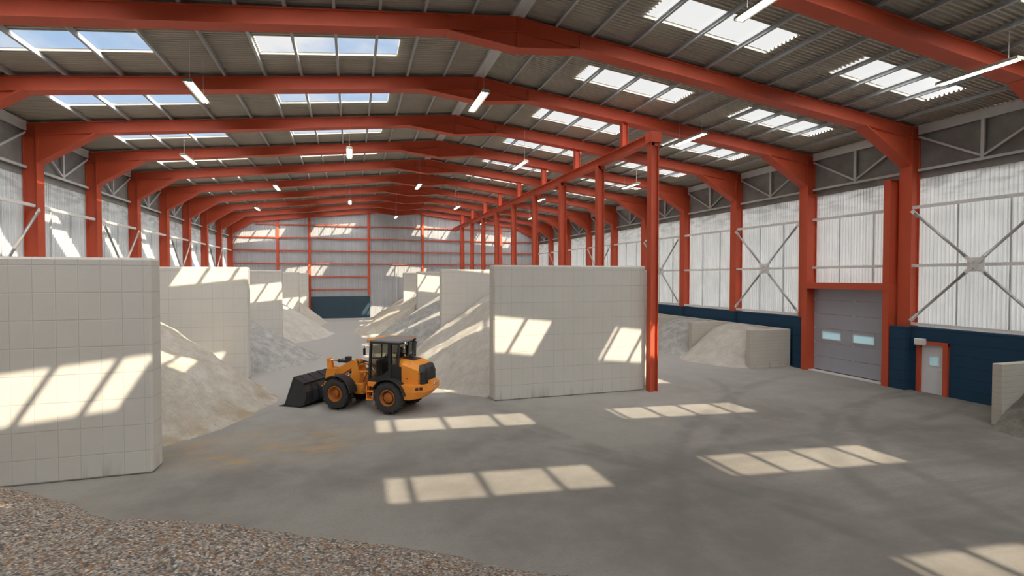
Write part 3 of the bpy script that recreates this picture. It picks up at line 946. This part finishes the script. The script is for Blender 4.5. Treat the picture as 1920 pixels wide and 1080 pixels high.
# ------------------------------------------------------------------ wheel loader
LD = empty('wheel_loader', (1.74, 19.754, 0), radians(145))
tag(LD, 'orange and black wheel loader parked in the aisle with its bucket lowered', 'loader')
def arc(cx, cz, r0, r1, a0, a1, y0, y1, n=16):
    pts = [(cx + r1 * cos(radians(a0 + (a1 - a0) * i / n)), cz + r1 * sin(radians(a0 + (a1 - a0) * i / n))) for i in range(n + 1)]
    ins = [(cx + r0 * cos(radians(a0 + (a1 - a0) * i / n)), cz + r0 * sin(radians(a0 + (a1 - a0) * i / n))) for i in range(n + 1)]
    m = MB()
    for i in range(n):
        m.prism([pts[i], pts[i + 1], ins[i + 1], ins[i]], y0, y1)
    return m
def wheel(cx, sgn, rear):
    wr = empty('wheel'); wr.parent = LD; wr.location = (cx, 0, .62)
    R = .60; yo, yi = .98 * sgn, .53 * sgn
    ym = (yo + yi) / 2; hw = abs(yo - yi) / 2 * sgn
    m = MB()
    prof = [(.29, hw * .80), (.33, hw * .97), (.42, hw * 1.02), (.50, hw * .98), (.545, hw * .86), (.56, hw * .5), (.56, 0), (.56, -hw * .5), (.545, -hw * .86), (.50, -hw * .98), (.42, -hw * 1.02), (.33, -hw * .97), (.29, -hw * .8)]
    m.lathe_y(0, 0, [(r, ym + y) for r, y in prof], 44)
    n = 20
    for s2 in (-1, 1):
        for i in range(n):
            t = 2 * pi * (i + (.5 if s2 > 0 else 0)) / n
            # chevron lug: outer end on shoulder, inner end at the centre line
            def P(r, tt, y): return (r * cos(tt), ym + y, r * sin(tt))
            w_ = .050; dt = .13
            r0, r1 = .535, .605
            ya_, yb_ = s2 * abs(hw) * .98, s2 * abs(hw) * .02
            vs = [P(r0 - .05, t - w_, ya_), P(r0 - .05, t + w_, ya_), P(r1 - .03, t + w_, ya_), P(r1 - .03, t - w_, ya_),
                  P(r0, t + dt - w_, yb_), P(r0, t + dt + w_, yb_), P(r1, t + dt + w_, yb_), P(r1, t + dt - w_, yb_)]
            m.add(vs, [(0, 1, 2, 3), (7, 6, 5, 4), (0, 4, 5, 1), (1, 5, 6, 2), (2, 6, 7, 3), (3, 7, 4, 0)])
    m.build('tyre', 'rubber', wr)
    m = MB(); o_ = yo - .03 * sgn
    m.lathe_y(0, 0, [(.30, yo - .10 * sgn), (.305, yo - .02 * sgn), (.285, yo - .0 * sgn), (.265, yo - .02 * sgn), (.255, yo - .12 * sgn), (.22, yo - .16 * sgn), (.16, yo - .17 * sgn), (.05, yo - .17 * sgn), (.001, yo - .17 * sgn)], 36)
    m.lathe_y(0, 0, [(.30, yi + .06 * sgn), (.001, yi + .06 * sgn)], 36)
    m.build('rim', 'rim_orange', wr)
    hr = .185 if rear else .125
    if rear:
        m = MB(); m.lathe_y(0, 0, [(.25, yo - .125 * sgn), (.19, yo - .14 * sgn)], 30); m.build('dark_ring', 'black_metal', wr)
    m = MB(); m.lathe_y(0, 0, [(hr, yo - .17 * sgn), (hr, yo - .09 * sgn), (hr - .02, yo - .07 * sgn), (.001, yo - .065 * sgn)], 30)
    m.build('hub', 'rim_orange', wr)
for cx, rear in ((0, True), (2.24, False)):
    for sgn in (1, -1): wheel(cx, sgn, rear)
# axles
m = MB(); m.tube([(0, -.6, .62), (0, .6, .62)], .14, 14); m.tube([(2.24, -.6, .62), (2.24, .6, .62)], .14, 14)
m.tube([(0, 0, .62), (2.24, 0, .62)], .06, 10); m.build('axles', 'black_metal', LD)
# rear frame
m = MB(); m.cbox(-.9, .98, -.42, .42, .55, 1.05, .03); m.cbox(.2, 1.0, -.58, .58, .82, 1.14, .02)
m.cbox(.62, .98, .42, .72, .95, 1.12, .015); m.build('rear_frame', 'orange', LD)
# steps under the door
m = MB(); m.cbox(.68, .98, .50, .84, .46, .50, .008); m.box(.68, .70, .55, .80, .48, .98); m.box(.96, .98, .55, .80, .48, .98)
m.cbox(.68, .98, .50, .82, .76, .79, .008); m.build('step', 'orange', LD)
m = MB(); m.cbox(.92, 1.06, .40, .62, .72, 1.06, .02); m.tube([(.92, .66, 1.0), (.92, .66, .62)], .015, 8); m.build('battery_box', 'black_metal', LD)
# articulation joint
m = MB(); m.cbox(.95, 1.45, -.22, .22, .60, .72, .02); m.cbox(.95, 1.45, -.22, .22, .98, 1.08, .02); m.tube([(1.22, 0, .5), (1.22, 0, 1.15)], .09, 14)
m.tube([(.9, .3, .66), (1.5, .3, .66)], .045, 10); m.tube([(.9, -.3, .66), (1.5, -.3, .66)], .045, 10)
m.build('articulation_joint', 'rim_orange', LD)
# counterweight
def ring(pts, z): return [(x, y, z) for x, y in pts]
m = MB()
top = [(-.42, .86), (-.98, .86), (-1.36, .52), (-1.42, 0), (-1.36, -.52), (-.98, -.86), (-.42, -.86)]
mid = [(-.50, .86), (-.98, .86), (-1.36, .52), (-1.42, 0), (-1.36, -.52), (-.98, -.86), (-.50, -.86)]
bot = [(-.60, .78), (-.78, .78), (-1.05, .40), (-1.10, 0), (-1.05, -.40), (-.78, -.78), (-.60, -.78)]
vs = ring(top, 1.10) + ring(mid, .86) + ring(bot, .56); nn = 7; fs = []
for r_ in range(2):
    for i in range(nn): fs.append((r_ * nn + i, r_ * nn + (i + 1) % nn, (r_ + 1) * nn + (i + 1) % nn, (r_ + 1) * nn + i))
fs.append(tuple(reversed(range(nn)))); fs.append(tuple(range(2 * nn, 3 * nn)))
m.add(vs, fs)
m.prismz([(-1.28, .26), (-1.40, .24), (-1.43, 0), (-1.40, -.24), (-1.28, -.26)], 1.09, 1.22)
cw = m.build('counterweight', 'orange', LD)
m = MB()
def lampbox(m, x, y, z, w_, h):
    # on the chamfered rear corner, facing outward
    pass
for sg in (1, -1):
    for t in (.28, .58):
        x = -.98 + (-1.36 + .98) * t; y = (.86 + (.52 - .86) * t) * sg
        d = Vector((-.34, .38 * sg, 0)).normalized(); tdir = Vector((-.38, -.34 * sg, 0)).normalized()
        c = Vector((x, y, .98)); 
        m.bar(c - tdir * .055 + d * .008, c + tdir * .055 + d * .008, .03, .10)
m.build('tail_light', 'red_lens', cw)
m = MB(); m.tube([(-1.40, 0, 1.06), (-1.50, 0, 1.06)], .05, 12); m.tube([(-1.41, .16, 1.04), (-1.44, .16, 1.04)], .025, 8); m.tube([(-1.41, -.16, 1.04), (-1.44, -.16, 1.04)], .025, 8)
m.tube([(-1.43, 0, .98), (-1.43, 0, 1.16)], .02, 8); m.build('tow_hitch', 'chrome', cw)
# engine hood
m = MB()
def hoodsec(x, zt, wt, zs, ws, zb=1.08):
    return [(x, -ws, zb), (x, -ws, zs), (x, -wt, zt), (x, wt, zt), (x, ws, zs), (x, ws, zb)]
secs = [hoodsec(-.14, 1.98, .42, 1.74, .60), hoodsec(-.40, 1.97, .42, 1.80, .62), hoodsec(-.70, 1.92, .42, 1.72, .61), hoodsec(-1.0, 1.82, .40, 1.60, .56), hoodsec(-1.10, 1.76, .38, 1.55, .53)]
vs = [p for s_ in secs for p in s_]; fs = []
for r_ in range(len(secs) - 1):
    for i in range(5): fs.append((r_ * 6 + i, r_ * 6 + i + 1, (r_ + 1) * 6 + i + 1, (r_ + 1) * 6 + i))
fs.append(tuple(range(6))); fs.append(tuple(reversed(range(24, 30))))
m.add(vs, fs); hood = m.build('engine_hood', 'orange', LD)
m = MB(); m.prism([(-.22, 1.985), (-.72, 1.945), (-.72, 1.90), (-.22, 1.94)], -.26, .30); m.build('hood_inset', 'black_metal', hood)
m = MB()
for q in range(9): m.box(-.385, -.15, .598, .635, 1.12 + q * .065, 1.16 + q * .065)
m.box(-.39, -.14, .595, .622, 1.09, 1.72); m.build('side_vent', 'black_metal', hood)
m = MB(); m.tube([(-.62, .615, 1.30), (-.62, .64, 1.30)], .022, 10); m.build('hood_latch', 'black_metal', hood)
# rear grille, bulging
m = MB()
gs = [(-1.00, .545, 1.60, 1.80), (-1.16, .52, 1.56, 1.76), (-1.24, .44, 1.50, 1.70), (-1.27, .25, 1.46, 1.68)]
lv = []
for x, wy, zs_, zt_ in gs:
    lv.append([(x, wy, 1.10), (x, wy, zs_), (x, wy * .75, zt_), (x, -wy * .75, zt_), (x, -wy, zs_), (x, -wy, 1.10)])
vs = [p for s_ in lv for p in s_]; fs = []
for r_ in range(3):
    for i in range(5): fs.append((r_ * 6 + i, r_ * 6 + i + 1, (r_ + 1) * 6 + i + 1, (r_ + 1) * 6 + i))
fs.append(tuple(range(18, 24))); m.add(vs, fs)
for q in range(8): m.box(-1.285, -1.26, -.42, .42, 1.13 + q * .055, 1.15 + q * .055)
for q in range(8):
    for sg in (1, -1): m.box(-1.18, -1.02, sg * .54 - .01, sg * .54 + .01, 1.13 + q * .055, 1.15 + q * .055)
m.build('rear_grille', 'black_metal', LD)
# exhaust and air intake
m = MB(); m.tube([(-.42, -.22, 1.9), (-.42, -.22, 2.50), (-.46, -.22, 2.62), (-.52, -.22, 2.66)], .045, 12); m.build('exhaust_pipe', 'black_metal', LD)
m = MB(); m.tube([(-.50, .06, 1.92), (-.50, .06, 2.06)], .07, 14); m.tube([(-.50, .06, 2.05), (-.50, .06, 2.11)], .10, 14); m.build('air_intake', 'black_metal', LD)
# fenders
for sgn in (1, -1):
    y0_, y1_ = (.50, .99) if sgn > 0 else (-.99, -.50)
    arc(0, .62, .66, .70, 22, 172, y0_, y1_).build('fender', 'black_metal', LD)
    arc(2.24, .62, .65, .69, 40, 175, y0_, y1_).build('fender', 'black_metal', LD)
# cab
cab = empty('cab'); cab.parent = LD
def pole(m, a, b, w_=.07): m.bar(a, b, w_, w_)
m = MB()
F0, B0, R0 = .95, .05, -.30
for sg in (1, -1):
    y = .64 * sg
    pole(m, (F0, y, 1.10), (.86, y, 2.60), .08)
    pole(m, (B0, y, 1.10), (B0 + .02, y, 2.60), .11)
    pole(m, (R0 + .05, y * .98, 1.70), (R0, y * .98, 2.60), .07)
    pole(m, (F0, y, 1.12), (B0, y, 1.12), .08)
    pole(m, (.88, y, 2.58), (R0, y, 2.58), .08)
    pole(m, (B0, y, 1.76), (R0, y, 1.76), .07)
    pole(m, (.92, y + .02 * sg, 2.00), (B0, y + .02 * sg, 2.00), .04)
pole(m, (F0, -.64, 1.12), (F0, .64, 1.12), .08); pole(m, (.87, -.64, 2.58), (.87, .64, 2.58), .08)
pole(m, (R0, -.62, 2.58), (R0, .62, 2.58), .08); pole(m, (R0 + .04, -.62, 1.74), (R0 + .04, .62, 1.74), .08)
pole(m, (F0 - .02, -.12, 1.12), (.87, -.12, 2.58), .035)
m.box(R0, F0, -.62, .62, 1.08, 1.14)
m.build('cab_frame', 'black_metal', cab)
m = MB()
m.prism([(.93, 1.14), (.93, 1.20), (.40, 1.38), (.10, 1.60), (.0, 1.60), (.0, 1.14)], .62, .66)
m.prism([(.93, 1.14), (.93, 1.20), (.40, 1.38), (.10, 1.60), (.0, 1.60), (.0, 1.14)], -.66, -.62)
m.box(R0, B0, -.64, .64, 1.12, 1.74)
m.build('lower_panel', 'black_metal', cab)
m = MB(); m.prism([(.92, 1.18), (.86, 2.56), (.10, 2.56), (.10, 1.58), (.4, 1.36)], .628, .634)
m.build('side_window', 'cab_glass', cab)
m = MB(); m.prism([(.92, 1.18), (.86, 2.56), (.10, 2.56), (.10, 1.58), (.4, 1.36)], -.634, -.628)
m.build('side_window', 'cab_glass', cab)
for sg in (1, -1):
    m = MB(); m.prism([(0, 1.78), (.02, 2.56), (R0, 2.56), (R0 + .05, 1.78)], sg * .625 - .003, sg * .625 + .003); m.build('quarter_window', 'cab_glass', cab)
m = MB(); m.add([(F0 - .01, -.6, 1.16), (F0 - .01, .6, 1.16), (.87, .6, 2.56), (.87, -.6, 2.56)], [(0, 1, 2, 3)]); m.build('windscreen', 'cab_glass', cab)
m = MB(); m.add([(R0 + .04, -.58, 1.78), (R0 + .04, .58, 1.78), (R0, .58, 2.54), (R0, -.58, 2.54)], [(0, 1, 2, 3)]); m.build('rear_window', 'cab_glass', cab)
# roof
m = MB()
m.prismz([(.98, .50), (.94, .66), (-.30, .70), (-.42, .50), (-.42, -.50), (-.30, -.70), (.94, -.66), (.98, -.50)], 2.60, 2.67)
M['roof_grey'] = simple('dusty_cab_roof', (0.26, 0.25, 0.25), 0.6)
m.build('cab_roof', 'roof_grey', cab)
m = MB(); m.cbox(.90, 1.02, -.70, .70, 2.58, 2.69, .02); m.box(-.30, .96, -.70, -.66, 2.60, 2.695); m.build('roof_edge', 'orange', cab)
# interior
m = MB(); m.cbox(.02, .48, -.24, .24, 1.50, 1.62, .04); m.cbox(-.06, .08, -.24, .24, 1.58, 2.14, .05); m.cbox(-.05, .06, -.14, .14, 2.14, 2.36, .04); m.cbox(.10, .40, -.18, .18, 1.14, 1.5, .03)
m.build('seat', 'fabric_black', cab)
m = MB()
ringp = []
for i in range(25):
    t = 2 * pi * i / 24; ringp.append((.60 + .06 * cos(t) * 1.0, .20 * sin(t), 1.98 + .17 * cos(t) * .9))
ringp = [(.56 - .09 * cos(2 * pi * i / 24), .20 * sin(2 * pi * i / 24), 2.00 + .14 * cos(2 * pi * i / 24)) for i in range(25)]
m.tube(ringp, .016, 8, False); m.tube([(.56, -.19, 2.0), (.56, .19, 2.0)], .012, 6); m.tube([(.56, 0, 2.0), (.78, 0, 1.5)], .03, 8)
m.build('steering_wheel', 'black_metal', cab)
m = MB(); m.cbox(.66, .90, -.26, .30, 1.14, 1.88, .05); m.cbox(.58, .80, -.20, .22, 1.78, 1.94, .03); m.build('dashboard', 'black_metal', cab)
# mirrors and work lights
for sg in (1, -1):
    m = MB(); m.tube([(.90, .66 * sg, 2.50), (1.02, .84 * sg, 2.50), (1.02, .84 * sg, 2.15), (.92, .68 * sg, 2.12)], .012, 6); m.cbox(1.0, 1.03, (.78 if sg > 0 else -.92), (.92 if sg > 0 else -.78), 2.12, 2.38, .012)
    m.build('mirror', 'black_metal', cab)
    m = MB(); m.tube([(-.42, .40 * sg, 2.56), (-.50, .40 * sg, 2.54)], .055, 12); m.tube([(-.42, .46 * sg, 2.52), (-.46, .50 * sg, 2.36)], .01, 6); m.build('work_light', 'chrome', cab)
# front frame and tower
m = MB()
m.cbox(1.45, 2.75, -.30, .30, .52, .92, .03)
for sg in (1, -1):
    a, b = (.22, .27) if sg > 0 else (-.27, -.22)
    m.prism([(1.66, .80), (2.12, .62), (2.16, .95), (1.98, 1.30), (2.00, 1.74), (1.90, 1.80), (1.74, 1.74), (1.62, 1.1)], a, b)
m.cbox(1.62, 1.72, -.27, .27, .9, 1.3, .02)
m.build('front_frame', 'orange', LD)
# lift arm (boom)
for sg in (1, -1):
    a, b = (.13, .20) if sg > 0 else (-.20, -.13)
    m = MB()
    m.prism([(1.82, 1.58), (1.84, 1.76), (1.98, 1.80), (2.35, 1.62), (2.72, 1.42), (3.05, 1.44), (3.20, 1.34), (3.26, .95), (3.42, .42), (3.38, .28), (3.24, .28), (3.10, .62), (2.98, 1.02), (2.60, 1.14), (2.2, 1.38)], a, b)
    m.tube([(1.92, a - .01, 1.68), (1.92, b + .01, 1.68)], .08, 14); m.tube([(3.02, a - .01, 1.30), (3.02, b + .01, 1.30)], .06, 14); m.tube([(3.33, a - .02, .36), (3.33, b + .02, .36)], .055, 12)
    m.build('lift_arm', 'orange', LD)
m = MB(); m.tube([(2.66, -.2, 1.30), (2.66, .2, 1.30)], .12, 16); m.tube([(3.1, -.2, .9), (3.1, .2, .9)], .06, 12); m.build('cross_tube', 'orange', LD)
m = MB(); m.prism([(3.08, 1.74), (3.16, 1.80), (3.26, 1.74), (3.22, 1.3), (3.14, .92), (3.02, .92), (3.0, 1.3)], -.09, -.05); m.prism([(3.08, 1.74), (3.16, 1.80), (3.26, 1.74), (3.22, 1.3), (3.14, .92), (3.02, .92), (3.0, 1.3)], .05, .09)
m.tube([(3.17, -.12, 1.71), (3.17, .12, 1.71)], .035, 10); m.build('tilt_lever', 'orange', LD)
m = MB(); m.tube([(3.10, 0, .98), (3.42, 0, .70)], .04, 10); m.bar((3.05, .2, .68), (3.46, .2, .66), .08, .10); m.bar((3.05, -.2, .68), (3.46, -.2, .66), .08, .10); m.build('tilt_link', 'orange', LD)
m = MB(); m.tube([(3.17, 0, 1.71), (2.72, 0, 1.70)], .028, 12); cyr = m.build('cylinder_rod', 'chrome', LD)
m = MB(); m.tube([(2.74, 0, 1.70), (2.02, 0, 1.68)], .062, 14); m.tube([(2.76, 0, 1.70), (2.72, 0, 1.70)], .072, 14); m.tube([(2.1, 0, 1.68), (1.88, 0, 1.68)], .05, 10)
m.tube([(2.6, .0, 1.76), (2.6, 0, 1.80)], .02, 8); m.build('tilt_cylinder', 'black_metal', LD)
m = MB(); m.cbox(2.10, 2.30, .06, .26, 1.76, 1.92, .02); m.tube([(2.20, .12, 1.62), (2.20, .12, 1.78)], .02, 8); m.tube([(2.30, .1, 1.84), (2.5, .06, 1.82), (2.6, .02, 1.78)], .008, 6); m.build('headlight', 'black_metal', LD)
for sg in (1, -1):
    m = MB(); m.tube([(1.86, .34 * sg, .82), (2.35, .34 * sg, 1.05)], .055, 12); m.build('lift_cylinder', 'orange', LD)
    m = MB(); m.tube([(2.35, .34 * sg, 1.05), (2.70, .30 * sg, 1.24)], .028, 10); m.build('cylinder_rod', 'chrome', LD)
m = MB()
for j, (a, b) in enumerate([(-.12, 1.72), (0.0, 1.76), (.12, 1.70)]):
    m.tube([(1.86, a, 1.60), (1.6, a, b), (1.3, a * 1.2, b - .06), (1.05, a, 1.35)], .022, 8)
m.tube([(1.5, .2, 1.0), (1.3, .26, 1.35), (1.1, .2, 1.2), (1.0, .24, .95)], .018, 8)
m.build('hydraulic_hose', 'black_metal', LD)
m = MB(); m.tube([(1.72, .10, 1.62), (1.25, .10, 1.70), (1.02, .10, 1.62)], .05, 10); m.tube([(1.72, .2, 1.36), (1.0, .22, 1.42)], .028, 8); m.cbox(1.0, 1.5, -.2, .2, 1.08, 1.3, .03); m.build('valve_block', 'orange', LD)
# bucket
BW = 1.04
bk = empty('bucket'); bk.parent = LD; bk.location = (0, 0, 0)
sh = [(4.52, .05), (3.72, .04), (3.56, .14), (3.46, .36), (3.46, .62), (3.56, .84), (3.74, .98), (4.04, 1.10)]
m = MB()
t_ = .03
for (a, b) in zip(sh[:-1], sh[1:]):
    d = Vector((b[0] - a[0], 0, b[1] - a[1])).normalized(); nrm = Vector((d.z, 0, -d.x))
    m.prism([a, b, (b[0] + nrm.x * t_, b[1] + nrm.z * t_), (a[0] + nrm.x * t_, a[1] + nrm.z * t_)], -BW, BW)
m.build('bucket_shell', 'dark_plate', bk)
for sg in (1, -1):
    m = MB(); m.prism(sh[::-1] + [(4.44, .10)], sg * BW - .02, sg * BW + .02)
    m.prism([(4.04, 1.12), (4.44, .10), (4.38, .08), (3.98, 1.08)], sg * BW - .035, sg * BW + .035)
    m.build('side_plate', 'dark_plate', bk)
m = MB(); m.prism([(4.72, .02), (4.40, .085), (4.40, .045), (4.72, .0)], -BW - .03, BW + .03); m.build('cutting_edge', 'dark_plate', bk)
m = MB(); m.prism([(3.60, .88), (4.06, 1.12), (4.04, 1.17), (3.56, .95)], -BW, BW)
for y in (-.75, -.28, .28, .75): m.prism([(3.62, .92), (4.04, 1.14), (4.0, 1.20), (3.66, 1.02)], y - .015, y + .015)
m.build('top_flange', 'dark_plate', bk)
for y in (-.62, -.30, .30, .62):
    m = MB(); m.prism([(3.60, .95), (3.52, .84), (3.42, .74), (3.26, .70), (3.24, .30), (3.42, .16), (3.60, .06), (3.70, .06), (3.50, .3), (3.50, .7)], y - .018, y + .018)
    m.tube([(3.32, y - .04, .62), (3.32, y + .04, .62)], .035, 10); m.tube([(3.32, y - .04, .36), (3.32, y + .04, .36)], .035, 10)
    m.build('bucket_rib', 'dark_plate', bk)
for o in LD.children_recursive:
    if o.type == 'MESH' and o.name.split('.')[0] in ('counterweight', 'engine_hood', 'cab_roof', 'bucket_rib', 'lift_arm', 'fender', 'front_frame', 'rear_grille'):
        b = o.modifiers.new('bevel', 'BEVEL'); b.width = .012; b.segments = 2; b.limit_method = 'ANGLE'; b.angle_limit = radians(30)
